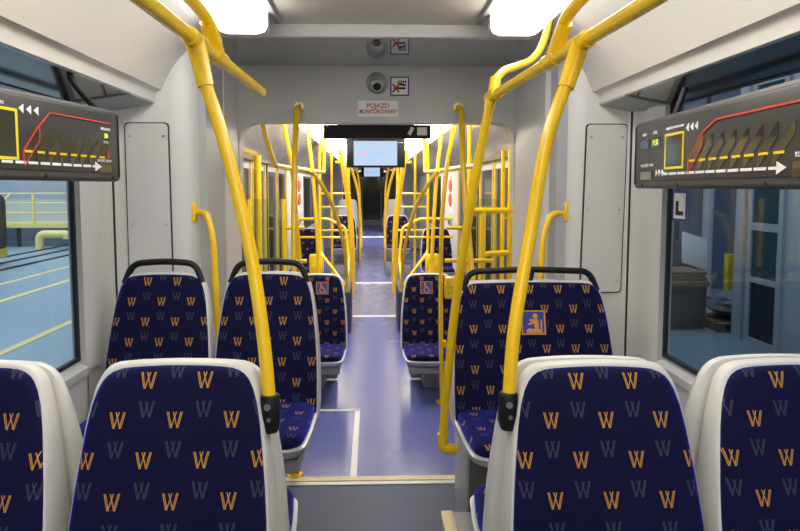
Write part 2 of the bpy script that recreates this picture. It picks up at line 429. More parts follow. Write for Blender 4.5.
def make_seat(label, ex=0., badge=None, handle=True, group=None, boxed=None):
    s = thing('passenger_seat', label, 'seat', group=group)
    # moulded shell, a wedge with a vertical back
    def ring(d, k, dt=0):
        return [(x, yf(max(t, 0))*(1-k)+k*0.0, ZT-t) for x, t in outline(d, ex)]
    rings = [ring(.000, .0), ring(.0065, .02), ring(.0095, .10), ring(.0125, .5), ring(.009, .80), ring(-.004, .93), ring(-.03, 1.0)]
    link('shell', loft(bmesh.new(), rings), 'shell', s, ang=50)
    def cr(d, dy): return [(x, yf(max(t, 0))+dy, ZT-t) for x, t in outline(d, ex)]
    bc = link('back_cushion', loft(bmesh.new(), [cr(-.006, .012), cr(.001, .004), cr(.002, -.006), cr(-.003, -.014), cr(-.012, -.018), cr(-.03, -.020)]), 'fabric', s, ang=60)
    add_uv(bc, lambda c: (c.x+.0595 if not ex else c.x+.01, c.z-.060))
    # seat cushion
    yb, yfr = -.165, -.625
    def plan(d):
        w = .215+ex+d; wf = .20+ex+d; r = .075
        pts = [(w, yb, 0), (w, yb-.25, 0), (wf, yfr-d, 0), (0, yfr-d-.012, 0), (-wf, yfr-d, 0), (-w, yb-.25, 0), (-w, yb, 0)]
        return [(p.x, p.y) for p in fillet(pts, r, 5)]
    zof = lambda y: .335 + .022*((yb-y)/(yb-yfr))
    def pr(d, dz): return [(x, y, zof(y)+dz) for x, y in plan(d)]
    sc = link('seat_cushion', loft(bmesh.new(), [pr(-.01, -.05), pr(0, -.045), pr(.002, -.022), pr(-.006, -.008), pr(-.02, -.001), pr(-.045, .003)]), 'fabric', s, ang=60)
    add_uv(sc, lambda c: (c.x+.03, c.y+c.z+.02))
    link('seat_pan', loft(bmesh.new(), [pr(-.05, -.088), pr(-.004, -.084), pr(.012, -.068), pr(.014, -.048), pr(.008, -.044), pr(-.02, -.044)]), 'lightgrey', s, ang=50)
    if boxed:
        w = .20+ex
        sb = link('seat_base', box((-w, -.395, -boxed), (w, -.03, .25), .006), 'grey', s)
        link('front_panel', box((-w+.006, -.401, -boxed+.01), (w-.006, -.39, .245), .003), 'dark_grey', sb)
        link('side_panel', box((-w-.005, -.38, -boxed+.02), (-w+.002, -.06, .23), .002), 'lightgrey', sb)
    else:
      link('seat_base', box((-.195-ex, -.60, .205), (.195+ex, -.16, .262), .012), 'grey', s)
    if not boxed: link('pedestal', bx(box((-.06-ex, -.30, 0), (.06+ex, -.13, .21), .01), (-.15-ex, -.11, .02), (.15+ex, -.02, .26), .01), 'grey', s)
    if handle:
        w = .128+ex
        bm = T(fillet([(-w-.045, -.035, ZT-.035), (-w-.012, -.022, ZT+.052), (0, -.022, ZT+.062), (w+.012, -.022, ZT+.052), (w+.045, -.035, ZT-.035)], .05, 7), .0195, 10, flat=.75)
        if ex: tube(bm, [(-.005, -.03, ZT-.02), (.012, -.024, ZT+.055)], .013, 8)
        link('grab_handle', bm, 'black', s, ang=60)
    if badge:
        bxs, bz, sz = badge[1], badge[2], badge[3]
        t = ZT-bz; y = yf(t)-.0205; tilt = math.atan(.265)
        mt = Matrix.Translation((bxs, y, bz)) @ Matrix.Rotation(-tilt, 4, 'X') @ Matrix.Scale(sz, 4)
        bm = box((-.5, -.01, -.5), (.5, .02, .5)); bmesh.ops.transform(bm, matrix=mt, verts=bm.verts)
        bd = link('badge', bm, 'blue', s, smooth=False)
        bm = bmesh.new()
        for lo, hi in (((-.5, -.03, -.5), (.5, .0, -.45)), ((-.5, -.03, .45), (.5, .0, .5)), ((-.5, -.03, -.45), (-.45, .0, .45)), ((.45, -.03, -.45), (.5, .0, .45))): bx(bm, lo, hi)
        bmesh.ops.transform(bm, matrix=mt, verts=bm.verts); link('badge_border', bm, 'orange', bd, smooth=False)
        bm = bmesh.new()
        if badge[0] == 'child':
            disc(bm, (.08, 0, .27), .10, (0, -1, 0), .03, 16)
            extrude_poly([(.0, .15), (.14, .16), (.21, .05), (.20, -.25), (.28, -.32), (.30, .1), (.36, .12), (.34, -.42), (-.30, -.42), (-.30, -.30), (-.20, -.24), (-.02, -.27), (.05, -.24), (.02, -.05), (-.24, -.10), (-.24, -.05), (-.05, .03)], 'y', -.03, 0, bm)
            disc(bm, (-.10, 0, .10), .06, (0, -1, 0), .03, 12)
        else:
            disc(bm, (-.13, 0, .32), .075, (0, -1, 0), .03, 14)
            tube(bm, [(-.12, -.015, .24), (-.10, -.015, -.02), (.14, -.015, -.04), (.25, -.015, -.30), (.34, -.015, -.27)], .045, 8)
            tube(bm, [(-.10, -.015, .10), (.08, -.015, .08)], .035, 8)
            tube(bm, [(.02+.22*math.cos(a), -.015, -.16+.22*math.sin(a)) for a in [math.radians(150+q*17) for q in range(12)]], .035, 8)
        bmesh.ops.transform(bm, matrix=mt, verts=bm.verts); link('badge_figure', bm, 'orange', bd)
    return s

PZ = .305
fg = make_seat('nearest left aisle seat facing the camera, navy back with black pole clamp at its side', handle=False, group='nearest row of seats')
fg.location = (-.458, 1.47, PZ)
FR = [(-.958, 'nearest left window seat, cut by the photo edge, white shell beside the window'),
      (.545, 'nearest right aisle seat facing the camera, W-patterned navy back behind the black pole clamp'),
      (1.03, 'nearest right window seat, cut by the right photo edge')]
for x, lab in FR: dup(fg, (x, 1.47, PZ-(.011 if x > 0 else 0)), 0, lab)
AW = [(-.452, 'seat back to back with the nearest left aisle seat, only its cushion corner showing'),
      (-.952, 'seat back to back with the nearest left window seat, white shell edge showing'),
      (.532, 'seat back to back with the nearest right aisle seat, only its cushion corner showing'),
      (1.022, 'seat back to back with the nearest right window seat, white shell edge showing')]
for x, lab in AW: dup(fg, (x, 1.475, PZ-.012), PI, lab, 'seats facing away behind the nearest row', (1, .7, 1))
mid = make_seat('left aisle seat of the second row, black handle on top, behind the left yellow pole', group='second row seats')
mid.location = (-.462, 2.79, PZ+.028)
dup(mid, (-.935, 2.79, PZ+.028), 0, 'left window seat of the second row, in front of the grey access panel')
wide = make_seat('extra wide seat of the second row with adult-and-child badge and long black handle', ex=.137, badge=('child', .0, .703, .108), boxed=PZ-.016, group='second row seats')
wide.location = (.728, 2.79, PZ-.015)
far = make_seat('left priority seat with wheelchair badge on the low floor beyond the gangway', badge=('wheel', .03, .775, .10), handle=False, group='priority seats beyond the gangway')
far.location = (-.43, 5.05, .0)
far2 = dup(far, (.475, 5.05, .0), 0, 'right priority seat with wheelchair badge beside the yellow pole beyond the gangway')

for ch in far2.children:
    if ch.name.startswith('badge'): ch.location.x -= .05

FS = [(-.50, 11.6, .18, 'left aisle seat far down the car beside the cluster of yellow poles'), (.50, 11.6, .18, 'right aisle seat far down the car beside the curved yellow poles'),
      (-.92, 8.9, .12, 'left seat behind the yellow grid rails in the middle of the car'), (.95, 8.9, .12, 'right seat behind the yellow rails in the middle of the car')]
for x, y, z, lab in FS:
    dup(fg, (x, y, z), 0, lab, 'seats far down the car')
for x, y, lab in ((-.50, 13.2, 'left pale seat shell turned away at the far end'), (.50, 13.2, 'right pale seat shell turned away at the far end')):
    dup(fg, (x, y, .45), PI, lab, 'seats turned away far down the car')

for x, y, z, w_, lab in ((-.5, 11.6, .18, 0, 'left aisle seat far down the car'), (.5, 11.6, .18, 0, 'right aisle seat far down the car'), (-.92, 8.9, .12, 0, 'left seat behind the grid rails'),
                        (.95, 8.9, .12, 0, 'right seat behind the yellow rails'), (-.5, 13.2, .45, 1, 'left pale shell at the far end'), (.5, 13.2, .45, 1, 'right pale shell at the far end')):
    t = thing('seat_podium', 'low grey podium under the ' + lab, 'podium', (x, y, 0), PI*w_)
    link('body', box((-.22, -.62, 0), (.22, 0, z), .01), 'grey', t)

# podiums the raised seats stand on
def podium(label, x0, x1, y0, y1, h, nose):
    t = thing('seat_podium', label, 'podium', (0, 0, 0))
    link('body', box((x0, y0, 0), (x1, y1, h), .012), 'grey' , t)
    xe = x1 if abs(x1) < abs(x0) else x0; s = 1 if xe == x1 else -1
    a, b = sorted((xe+s*.004, xe-s*.045))
    link('edge_nosing', box((a, y0+.02, h-.016), (b, y1+.004, h+.002), .006), 'nosing', t)
    return t
podium('grey seat podium left of the aisle with cream edge strip', XL+.03, -.30, .6, 2.36, PZ-.014, 1)
podium('grey seat podium right of the aisle with cream edge strip', .285, XR-.03, .6, 2.385, PZ-.020, 1)
def plinth(label, x0, x1, y0, y1, h):
    t = thing('seat_box', label, 'seat box', (0, 0, 0))
    link('body', box((x0, y0, 0), (x1, y1, h), .008), 'grey', t)
    s = 1 if abs(x0) < abs(x1) else -1
    xe = x0 if s == 1 else x1
    link('side_panel', box((min(xe, xe-s*.006), y0+.02, .03), (max(xe, xe-s*.006), y1-.02, h-.03), .002), 'lightgrey', t)
    return t
plinth('grey equipment box under the second-row left seats', XL+.07, -.50, 2.37, 2.80, PZ+.027)

# ------------------------------------------------------------------ near handrails
def hand_near(s):
    if s < 0:
        lab = 'left yellow overhead handrail with curved pole clamped to the nearest left seat'
        rail = [(-.44, -.9, 1.95), (-.435, 0.2, 1.95), (-.425, 1.2, 1.95), (-.402, 2.30, 1.95)]
        pole = [(-.428, 1.50, 1.945), (-.407, 1.495, 1.88), (-.356, 1.49, 1.72), (-.296, 1.475, 1.47), (-.258, 1.44, 1.25), (-.240, 1.42, 1.075)]
        hang = [(-.413, 1.70, 1.96), (-.416, 1.66, 2.01), (-.428, 1.55, 2.045), (-.45, 1.25, 2.07), (-.475, 1.05, 2.12), (-.48, .98, 2.22), (-.48, .96, 2.39)]
    else:
        lab = 'right yellow overhead handrail with curved poles beside the aisle'
        rail = [(.56, -.9, 1.95), (.55, .2, 1.95), (.525, 1.2, 1.95), (.468, 2.40, 1.95)]
        pole = [(.513, 1.50, 1.945), (.487, 1.49, 1.88), (.43, 1.485, 1.72), (.388, 1.475, 1.48), (.345, 1.44, 1.26), (.328, 1.42, 1.075)]
        hang = [(.502, 1.70, 1.96), (.505, 1.66, 2.01), (.515, 1.55, 2.055), (.545, 1.25, 2.085), (.565, 1.05, 2.13), (.57, .98, 2.22), (.57, .96, 2.39)]
    t = thing('handrail', lab, 'handrail', (0, 0, 0))
    link('rail', T(catmull(rail, 8), .0170, 16), 'yellow', t)
    link('pole', T(catmull(pole, 8), .0160, 16), 'yellow', t)
    link('hanger', T(catmull(hang, 8), .0155, 14), 'yellow', t)
    # fittings
    def on(y): 
        for a, b in zip(rail, rail[1:]):
            if a[1] <= y <= b[1]:
                f = (y-a[1])/(b[1]-a[1]); return Vector(a)*(1-f)+Vector(b)*f
        return Vector(rail[-1])
    yp = pole[0][1]
    bm = T([on(yp-.05), on(yp+.05)], .0220, 16); tube(bm, [on(yp), Vector(pole[1])*.75+Vector(pole[2])*.25], [.0235, .0200], 16)
    link('pole_fitting', bm, 'yellow', t)
    yh = hang[0][1]
    bm = T([on(yh-.035), on(yh+.05)], .0215, 16); tube(bm, [on(yh), Vector(hang[1])*.6+Vector(hang[2])*.4], [.0225, .0190], 16)
    link('hanger_fitting', bm, 'yellow', t)
    b = Vector(pole[-1])
    bm = T([b+Vector((0, 0, .035)), b+Vector((0, 0, .030)), b+Vector((0, 0, -.02)), b+Vector((0, 0, -.05)), b+Vector((0, 0, -.055))], [.020, .0235, .0235, .020, .017], 16)
    bx(bm, (b.x-.02 if s > 0 else b.x-.035, b.y-.005, b.z-.048), (b.x+.035 if s > 0 else b.x+.02, b.y+.03, b.z-.012), .004)
    cl = link('clamp', bm, 'black', t)
    for dx, dz, r in ((-.003, .012, .008), (.0, -.018, .005)):
        link('bolt', disc(bmesh.new(), (b.x+dx, b.y-.021, b.z+dz), r, (0, -1, 0), .006, 12), 'steel', cl)
    link('bolt', disc(bmesh.new(), (b.x+s*.022, b.y, b.z-.03), .009, (s, 0, 0), .012, 12), 'steel', cl)
    if s > 0:
        p2 = [(.468, 2.38, 1.95), (.455, 2.39, 1.88), (.425, 2.42, 1.70), (.385, 2.47, 1.40), (.352, 2.53, 1.08), (.328, 2.57, .77)]
        path = catmull(p2, 8)+fillet([(.322, 2.58, .70), (.312, 2.60, .455), (.375, 2.60, .447)], .05, 6)
        link('pole', T(path, .0185, 16), 'yellow', t)
        bm = T(fillet([(.313, 2.60, .52), (.312, 2.60, .452), (.365, 2.60, .447)], .05, 6), .0225, 14)
        link('elbow', bm, 'yellow', t)
        h2 = [(.470, 2.36, 1.965), (.482, 2.385, 2.01), (.53, 2.45, 2.06), (.61, 2.55, 2.10), (.69, 2.66, 2.145), (.75, 2.73, 2.21), (.785, 2.75, 2.30), (.795, 2.75, 2.39)]
        link('hanger', T(catmull(h2, 8), .0165, 14), 'yellow', t)
        bm = T([(.474, 2.30, 1.952), (.466, 2.42, 1.95)], .0235, 16); tube(bm, [(.468, 2.37, 1.94), (.484, 2.39, 2.02)], .0215, 14); tube(bm, [(.468, 2.38, 1.96), (.458, 2.388, 1.90)], .0215, 14)
        link('end_fitting', bm, 'yellow', t)
hand_near(-1); hand_near(1)

# short grab bars on the end walls
for s, pts, lab in ((-1, [(-.865, 3.02, 1.478), (-.80, 2.99, 1.474), (-.765, 2.97, 1.36), (-.742, 2.93, .95), (-.74, 2.93, .40), (-.74, 2.93, .32)], 'short yellow bent grab bar on the left end wall'),
                    (1, [(.968, 3.02, 1.474), (.885, 2.99, 1.466), (.845, 2.97, 1.36), (.818, 2.93, .95), (.815, 2.93, .40), (.815, 2.93, .29)], 'short yellow bent grab bar on the right end wall')):
    t = thing('grab_bar', lab, 'grab bar', (0, 0, 0))
    link('bar', T(fillet(pts, .07, 6), .0165, 14), 'yellow', t)
    link('flange', box((pts[0][0]-.012, 2.985, 1.43), (pts[0][0]+.012, 3.03, 1.525), .006), 'yellow', t)

# posts at the gangway portal
for s, x0, x1, lab in ((-1, -.425, -.435, 'left yellow grab pole at the gangway header'), (1, .60, .535, 'right yellow grab pole at the gangway header')):
    t = thing('grab_pole', lab, 'pole', (x0, 3.29, 0))
    P = catmull([(0, 0, .0), (0, .02, .6), (x1-x0, .2, 1.6), (x1-x0, .33, 2.0), (x1-x0-.0, .39, 2.065)], 8)+[Vector((x1-x0, .482, 2.085))]
    link('pole', T(P, .0175, 14), 'yellow', t)
    link('floor_flange', disc(disc(bmesh.new(), (0, 0, .0), .045, (0, 0, 1), .012), (0, 0, .012), .026, (0, 0, 1), .05), 'yellow', t)
    link('header_flange', disc(bmesh.new(), (x1-x0, .47, 2.085), .030, (0, 1, 0), .012), 'yellow', t)

# ------------------------------------------------------------------ ceiling lights
def strip_light(label, x0, x1, y0, y1, z, top, mat='lamp', group=None):
    cx = (x0+x1)/2; w = (x1-x0)/2
    t = thing('ceiling_light', label, 'light', (cx, y1, z), group=group)
    L = y0-y1
    def prof(k, dz): 
        pts = [(-w*k, top-z), (-w*k, .035+dz), (-w*k*.88, .010+dz), (-w*k*.6, dz), (w*k*.6, dz), (w*k*.88, .010+dz), (w*k, .035+dz), (w*k, top-z)]
        return pts
    link('diffuser', loft(bmesh.new(), [[(p[0], yy, p[1]) for p in prof(1, 0)] for yy in (L, -.16)]), mat, t)
    rings = []
    for k in range(8):
        a = k/7*PI/2
        rings.append([(p[0], -.16+.18*math.sin(a), p[1]) for p in prof(1-.55*(1-math.cos(a))**1.2, (1-math.cos(a))*.05)])
    link('end_cap', loft(bmesh.new(), rings), 'lamp_cap', t)
    link('housing', bx(bx(bmesh.new(), (-w-.03, L, top-z-.018), (-w-.002, .03, top-z)), (w+.002, L, top-z-.018), (w+.03, .03, top-z)), 'grey', t)
    return t
strip_light('left ceiling light of the near section, glowing white diffuser', -.675, -.455, YB+.1, 2.93, 2.275, 2.386, group='near ceiling lights')
strip_light('right ceiling light of the near section, glowing white diffuser', .535, .755, YB+.1, 2.93, 2.275, 2.386, group='near ceiling lights')

# ------------------------------------------------------------------ route displays
def board(label, loc, ang, length, h, left):
    t = thing('route_display', label, 'display', loc, ang)
    sg = -1 if left else 1        # local x extent direction
    x0, x1 = sorted((0, sg*length))
    link('housing', box((x0, .0, 0), (x1, .085, h), .016, 3), 'board', t)
    link('face_plate', box((x0+(.02 if left else .045), -.004, .030), (x1-(.045 if left else .02), .01, h-.018), .004), 'boardface', t)
    link('end_cap', box((-.024 if left else .012, -.003, .016), (-.012 if left else .024, .012, h-.016), .003), 'black', t)
    for xs in ([-.06, -.43, -.80] if left else [.10, .42, .95, 1.3]):
        link('bolt', disc(bmesh.new(), (xs, 0.001, .014), .006, (0, -1, 0), .003, 10), 'black', t)
    Y = -.0045
    def flat(name, polys, mat, d=.0015, y=Y):
        bm = bmesh.new()
        for p in polys: extrude_poly(p, 'y', y-d, y, bm)
        return link(name, bm, mat, t, smooth=False)
    def strip(pts, w):
        out = []
        for a, b in zip(pts, pts[1:]):
            d = Vector((b[0]-a[0], b[1]-a[1])); n = Vector((-d.y, d.x)).normalized()*w/2; e = d.normalized()*w/2
            out.append([(a[0]-e.x+n.x, a[1]-e.y+n.y), (b[0]+e.x+n.x, b[1]+e.y+n.y), (b[0]+e.x-n.x, b[1]+e.y-n.y), (a[0]-e.x-n.x, a[1]-e.y-n.y)])
        return out
    if left:
        zb, zt, s0, ds, dx, hh = .052, .155, -.530, .0535, .068, .034
        arrow = (-.78, -.17, -.139, .052)
        redend = -.08; redtop = .210; redk = -.408
        win = (-.72, -.556, .062, .200); chev = (-.545, .208)
    else:
        zb, zt, s0, ds, dx, hh = .058, .168, .515, .0672, .088, .036
        arrow = (.30, 1.012, 1.045, .053)
        redend = 1.33; redtop = .208; redk = .690
        win = (.325, .470, .073, .190); chev = (.488, .202)
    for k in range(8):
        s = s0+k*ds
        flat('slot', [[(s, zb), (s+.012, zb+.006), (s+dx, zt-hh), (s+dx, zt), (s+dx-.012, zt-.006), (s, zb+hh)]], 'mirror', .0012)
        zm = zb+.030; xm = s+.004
        flat('slot_bar', [[(xm, zm), (xm+dx*.5, zm), (xm+dx*.5, zm+.007), (xm, zm+.007)]], 'yellow', .0016)  # level yellow bar laid flat on each slot, all at one height
    s = s0
    flat('route_line', strip([(s-.002, zb-.004), (s-.002, zb+hh), (s+dx-.004, zt+.004), (redk, redtop), (redend, redtop)], .0045 if left else .006)
         + strip([(s+dx+.003, zt+.004), (s+dx+.003, zt-hh), (s+.003, zb-.006)], .004), 'red', .0022)
    a0, a1, a2, za = arrow
    segs = []
    sx = a0
    while sx < a1-.01:
        e = min(sx+ds-.012, a1); segs.append([(sx, za-.004), (e, za-.004), (e, za+.004), (sx, za+.004)]); sx += ds
    segs.append([(a1-.006, za-.016), (a2, za), (a1-.006, za+.016)])
    flat('arrow', segs, 'white', .002)
    cx, cz = chev
    flat('chevrons', [[(cx+q*.032, cz), (cx+q*.032+.02, cz+.013), (cx+q*.032+.02, cz-.013)] for q in range(3)], 'white', .002)
    a, b, c, d = win
    flat('display_window', [[(a, c), (b, c), (b, d), (a, d)]], 'mirror', .001)
    flat('window_border', strip([(a, c), (b, c), (b, d), (a, d), (a, c)], .0085), 'yellow_light', .0022)
    R = (PI/2, 0, 0)
    if left:
        text('lettering', 'KIERUNEK', .013, 'white', t, (-.105, Y-.001, .187), R)
        text('digits', '30', .022, 'glow_yellow', t, (-.105, Y-.001, .163), R)
        text('lettering', 'TEMP.', .013, 'white', t, (-.105, Y-.001, .140), R)
        flat('marker', [[(-.102, .085), (-.092, .112), (-.088, .112), (-.088, .085)]], 'red', .002)
        text('lettering', 'KONIEC TRASY', .0125, 'white', t, (-.118, Y-.001, .073), R)
        flat('digit_window', [[(-.155, .032), (-.075, .032), (-.075, .058), (-.155, .058)]], 'mirror', .001)
        text('lettering', 'PRZYSTANEK', .013, 'white', t, (-.64, Y-.001, .215), R)
    else:
        text('lettering', 'LINIA', .016, 'white', t, (.125, Y-.001, .208), R)
        text('lettering', 'CZAS', .016, 'white', t, (.225, Y-.001, .208), R)
        flat('digit_window', [[(.085, .155), (.165, .155), (.165, .188), (.085, .188)]], 'mirror', .001)
        flat('digit_window', [[(.19, .155), (.275, .155), (.275, .188), (.19, .188)]], 'mirror', .001)
        text('digits', '11:33', .030, 'glow_yellow', t, (.232, Y-.001, .1715), R, squash=.8)
        text('lettering', 'NAJBLIŻSZY PRZYSTANEK', .0125, 'white', t, (.40, Y-.001, .212), R)
        text('lettering', 'POCZĄTEK TRASY', .015, 'white', t, (.158, Y-.001, .088), R)
        flat('digit_window', [[(.09, .034), (.20, .034), (.20, .066), (.09, .066)]], 'mirror', .001)
        flat('chevrons', [[(.245+q*.028, .045), (.245+q*.028, .070), (.263+q*.028, .0575)] for q in range(3)], 'white', .002)
        text('lettering', 'KONIEC TRASY', .018, 'white', t, (1.14, Y-.001, .082), R)
        flat('digit_window', [[(1.07, .030), (1.25, .030), (1.25, .066), (1.07, .066)]], 'mirror', .001)
        link('emblem', disc(bmesh.new(), (.055, .001, .245), .010, (0, -1, 0), .003, 14), 'blue', t)
    # mounting brackets back to the wall
    return t
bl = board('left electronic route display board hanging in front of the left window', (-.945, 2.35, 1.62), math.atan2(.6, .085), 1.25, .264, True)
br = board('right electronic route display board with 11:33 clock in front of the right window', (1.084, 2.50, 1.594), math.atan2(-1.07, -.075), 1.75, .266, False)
link('bracket', T(catmull([(-.04, .05, .25), (-.10, .07, .30), (-.14, .09, .35), (-.15, .10, .385)], 6), .011, 10), 'black', bl)
link('bracket', T([(-.75, .05, .25), (-.76, .09, .37)], .011, 10), 'black', bl)
link('bracket', T([(.25, .05, .25), (.25, .09, .37)], .011, 10), 'black', br)
link('bracket', T([(1.2, .05, .25), (1.2, .09, .38)], .011, 10), 'black', br)

# ------------------------------------------------------------------ header signs, dome camera, led sign, monitor
t = thing('dome_camera', 'small silver dome camera on the gangway header', 'camera', (.038, 3.768, 2.228))
link('ring', T([(.058*math.cos(a), -.006, .058*math.sin(a)) for a in [q*PI/12 for q in range(24)]], .008, 8, True), 'steel', t)
def dome(c, r, k):
    bm = bmesh.new(); bmesh.ops.create_uvsphere(bm, u_segments=20, v_segments=10, radius=r)
    bmesh.ops.scale(bm, vec=(1, k, 1), verts=bm.verts); bmesh.ops.translate(bm, vec=c, verts=bm.verts); return bm
link('dome', dome((0, -.002, 0), .053, .55), 'lightgrey', t)
link('lens', dome((.0, -.026, -.022), .024, .5), 'black', t)
R90 = (PI/2, 0, 0)
t = thing('warning_sign', 'white sign with red POJAZD MONITOROWANY lettering on the header', 'sign', (.044, 3.761, 2.075))
link('plate', box((-.122, -.002, -.047), (.122, .001, .049)), 'white', t, smooth=False)
text('lettering', 'POJAZD', .038, 'red', t, (0, -.003, .017), R90)
text('lettering', 'MONITOROWANY', .036, 'red', t, (0, -.003, -.018), R90, squash=.74)
t = thing('prohibition_sign', 'square white sign with blue border and red cross on the header', 'sign', (.176, 3.769, 2.212))
link('plate', box((-.058, -.0015, -.058), (.058, .001, .058)), 'white', t, smooth=False)
bm = bmesh.new()
for lo, hi in (((-.058, -.003, -.058), (.058, 0, -.050)), ((-.058, -.003, .050), (.058, 0, .058)), ((-.058, -.003, -.05), (-.050, 0, .05)), ((.050, -.003, -.05), (.058, 0, .05))): bx(bm, lo, hi)
link('border', bm, 'blue', t, smooth=False)
bm = T([(-.042, -.003, -.035), (-.004, -.003, .012)], .0055, 6); tube(bm, [(-.042, -.003, .012), (-.004, -.003, -.035)], .0055, 6)
link('cross', bm, 'red', t)
bm = T([(-.035, -.002, -.012), (.035, -.002, -.012)], .006, 6)
for q in range(4): tube(bm, [(-.008+q*.014, -.002, .018), (-.002+q*.013, -.002, .034)], .004, 6)
tube(bm, [(-.01, -.002, .014), (.038, -.002, .006)], .006, 6)
link('pictogram', bm, 'black', t)

t = thing('led_sign', 'long black LED sign box under the gangway header', 'sign', (.035, 4.05, 1.92))
link('housing', box((-.345, 0, 0), (.36, .07, .088), .006), 'black', t)
link('bracket', bx(box((-.25, .02, .08), (-.22, .05, .28)), (.22, .02, .08), (.25, .05, .28)), 'black', t, smooth=False)
link('sticker', box((.27, -.003, .02), (.335, .002, .072)), 'white', t, smooth=False)
bm = box((-.012, -.003, -.03), (.012, .001, .024)); bmesh.ops.rotate(bm, cent=(0, 0, 0), matrix=Matrix.Rotation(.45, 3, 'Y'), verts=bm.verts); bmesh.ops.translate(bm, vec=(.23, 0, .05), verts=bm.verts)
link('sticker', bm, 'white', t, smooth=False)
link('indicator', disc(bmesh.new(), (-.32, 0, .078), .005, (0, -1, 0), .003, 10), 'yellow_light', t)

mon = thing('monitor', 'black monitor with pale screen showing a logo, hanging over the aisle', 'monitor', (.045, 5.5, 1.775))
link('housing', box((-.262, 0, 0), (.262, .06, .265), .008), 'black', mon)
link('mount', box((-.10, .02, .26), (.10, .05, .45)), 'black', mon, smooth=False)
sc_ = link('screen', box((-.198, -.003, .018), (.19, .001, .235)), 'screen', mon, smooth=False)
text('logo_lettering', 'MPK', .055, emit('logo_blue', (.10, .32, .75), .7), sc_, (.0, -.004, .11), R90) if False else None
M['logo'] = emit('logo_blue', (.12, .35, .80), .8); M['logo_red'] = emit('logo_red', (.7, .12, .15), .8)
text('logo_lettering', 'MPK', .055, 'logo', sc_, (.005, -.004, .115), R90)
bm = bmesh.new()
for q in range(4): extrude_poly([(-.155+q*.02, .11), (-.14+q*.02, .128), (-.13+q*.02, .128), (-.145+q*.02, .11)], 'y', -.005, -.003, bm)
link('logo_mark', bm, 'logo_red', sc_, smooth=False)
link('logo_mark', box((-.165, -.005, .098), (-.05, -.003, .104)), 'logo', sc_, smooth=False)
link('tagline', box((.06, -.0045, .104), (.165, -.003, .108)), 'logo', sc_, smooth=False)
link('brand_plate', box((.20, -.003, .218), (.25, .001, .226)), 'lightgrey', mon, smooth=False)
m2 = dup(mon, (.03, 15.0, 1.84), 0, 'second smaller looking monitor further down the aisle, below the first one')

# ------------------------------------------------------------------ far section shell
def wseg(name, x, y0, y1, z0, z1, mat='wall', th=.05):
    s = -1 if x < 0 else 1
    a, b = sorted((x, x+s*th)); return struct(name, box((a, y0, z0), (b, y1, z1)), mat)
FX = {-1: -1.2, 1: 1.25}
struct('ceiling_far', box((-1.0, 3.86, 2.19), (1.05, 27, 2.24)), 'ceiling')
for s, nm in ((-1, 'left'), (1, 'right')):
    x = FX[s]
    wseg('wall_%s_far' % nm, x, 3.80, 5.35, 0, 1.95)
    wseg('wall_%s_far' % nm, x, 5.35, 8.7, 1.86, 1.95)
    wseg('wall_%s_far' % nm, x, 8.7, 27, 0, 1.95)
    struct('ceiling_cove_%s' % nm, extrude_poly([(x, 1.90), (x+(-s)*.06, 1.86), (-s*-.70, 2.17), (-s*-.66, 2.20), (-s*-.72, 2.25), (x, 2.0)], 'y', 3.86, 27), 'cove_gloss')
    # brace panel below the cove at the portal
    wseg('wall_%s_return' % nm, s*.9, 3.86, 3.9, 1.80, 2.2, 'wall', .3)
# doors
def door(name, s, y0, y1):
    x = FX[s]; sx = -s
    n = 2; wd = (y1-y0)/n
    for k in range(n):
        a, b = y0+k*wd+.01, y0+(k+1)*wd-.01
        xa, xb = sorted((x-s*.0, x+s*.045))
        bm = bmesh.new(); w = .07
        bx(bm, (xa, a, .02), (xb, b, .28)); bx(bm, (xa, a, 1.78), (xb, b, 1.86)); bx(bm, (xa, a, .28), (xb, a+w, 1.78)); bx(bm, (xa, b-w, .28), (xb, b, 1.78))
        o = struct(name, bm, 'wall_grey')
        xm = x+s*.02
        link('door_glass', box((xm-.004, a+w, .28), (xm+.004, b-w, 1.78)), 'door_glass', o, smooth=False)
        yh = a+w+.05 if k else b-w-.05
        link('door_edge', box((min(x, x-s*.012), a, .02), (max(x, x-s*.012), a+.05, 1.86)), 'yellow', o, smooth=False)
        link('door_edge', box((min(x, x-s*.012), b-.05, .02), (max(x, x-s*.012), b, 1.86)), 'yellow', o, smooth=False)
        link('door_seal', box((min(x, x-s*.014), a-.012, .02), (max(x, x-s*.014), a, 1.86)), 'rubber', o, smooth=False)
for s, a, b in ((-1, 'door_1', 'door_2'), (1, 'door_3', 'door_4')):
    door(a, s, 5.36, 6.98); door(b, s, 7.06, 8.68)
    x = FX[s]
    wseg('trim_%d' % (20+s), x, 6.98, 7.06, 0, 1.86, 'wall_grey')
# far windows on the side walls
n = 5
for s in (-1, 1):
    for y0, y1 in ((10.9, 12.1), (12.3, 13.5)):
        x = FX[s]
        xa, xb = sorted((x+s*.01, x-s*.012))
        bm = bmesh.new(); w = .04
        bx(bm, (xa, y0, .85), (xb, y1, .85+w)); bx(bm, (xa, y0, 1.75), (xb, y1, 1.75+w)); bx(bm, (xa, y0, .85), (xb, y0+w, 1.79)); bx(bm, (xa, y1-w, .85), (xb, y1, 1.79))
        o = struct('window_%d' % n, bm, 'rubber'); n += 1
        link('window_pane', box((x-s*.004-.003, y0+w, .89), (x-s*.004+.003, y1-w, 1.75)), 'door_glass', o, smooth=False)
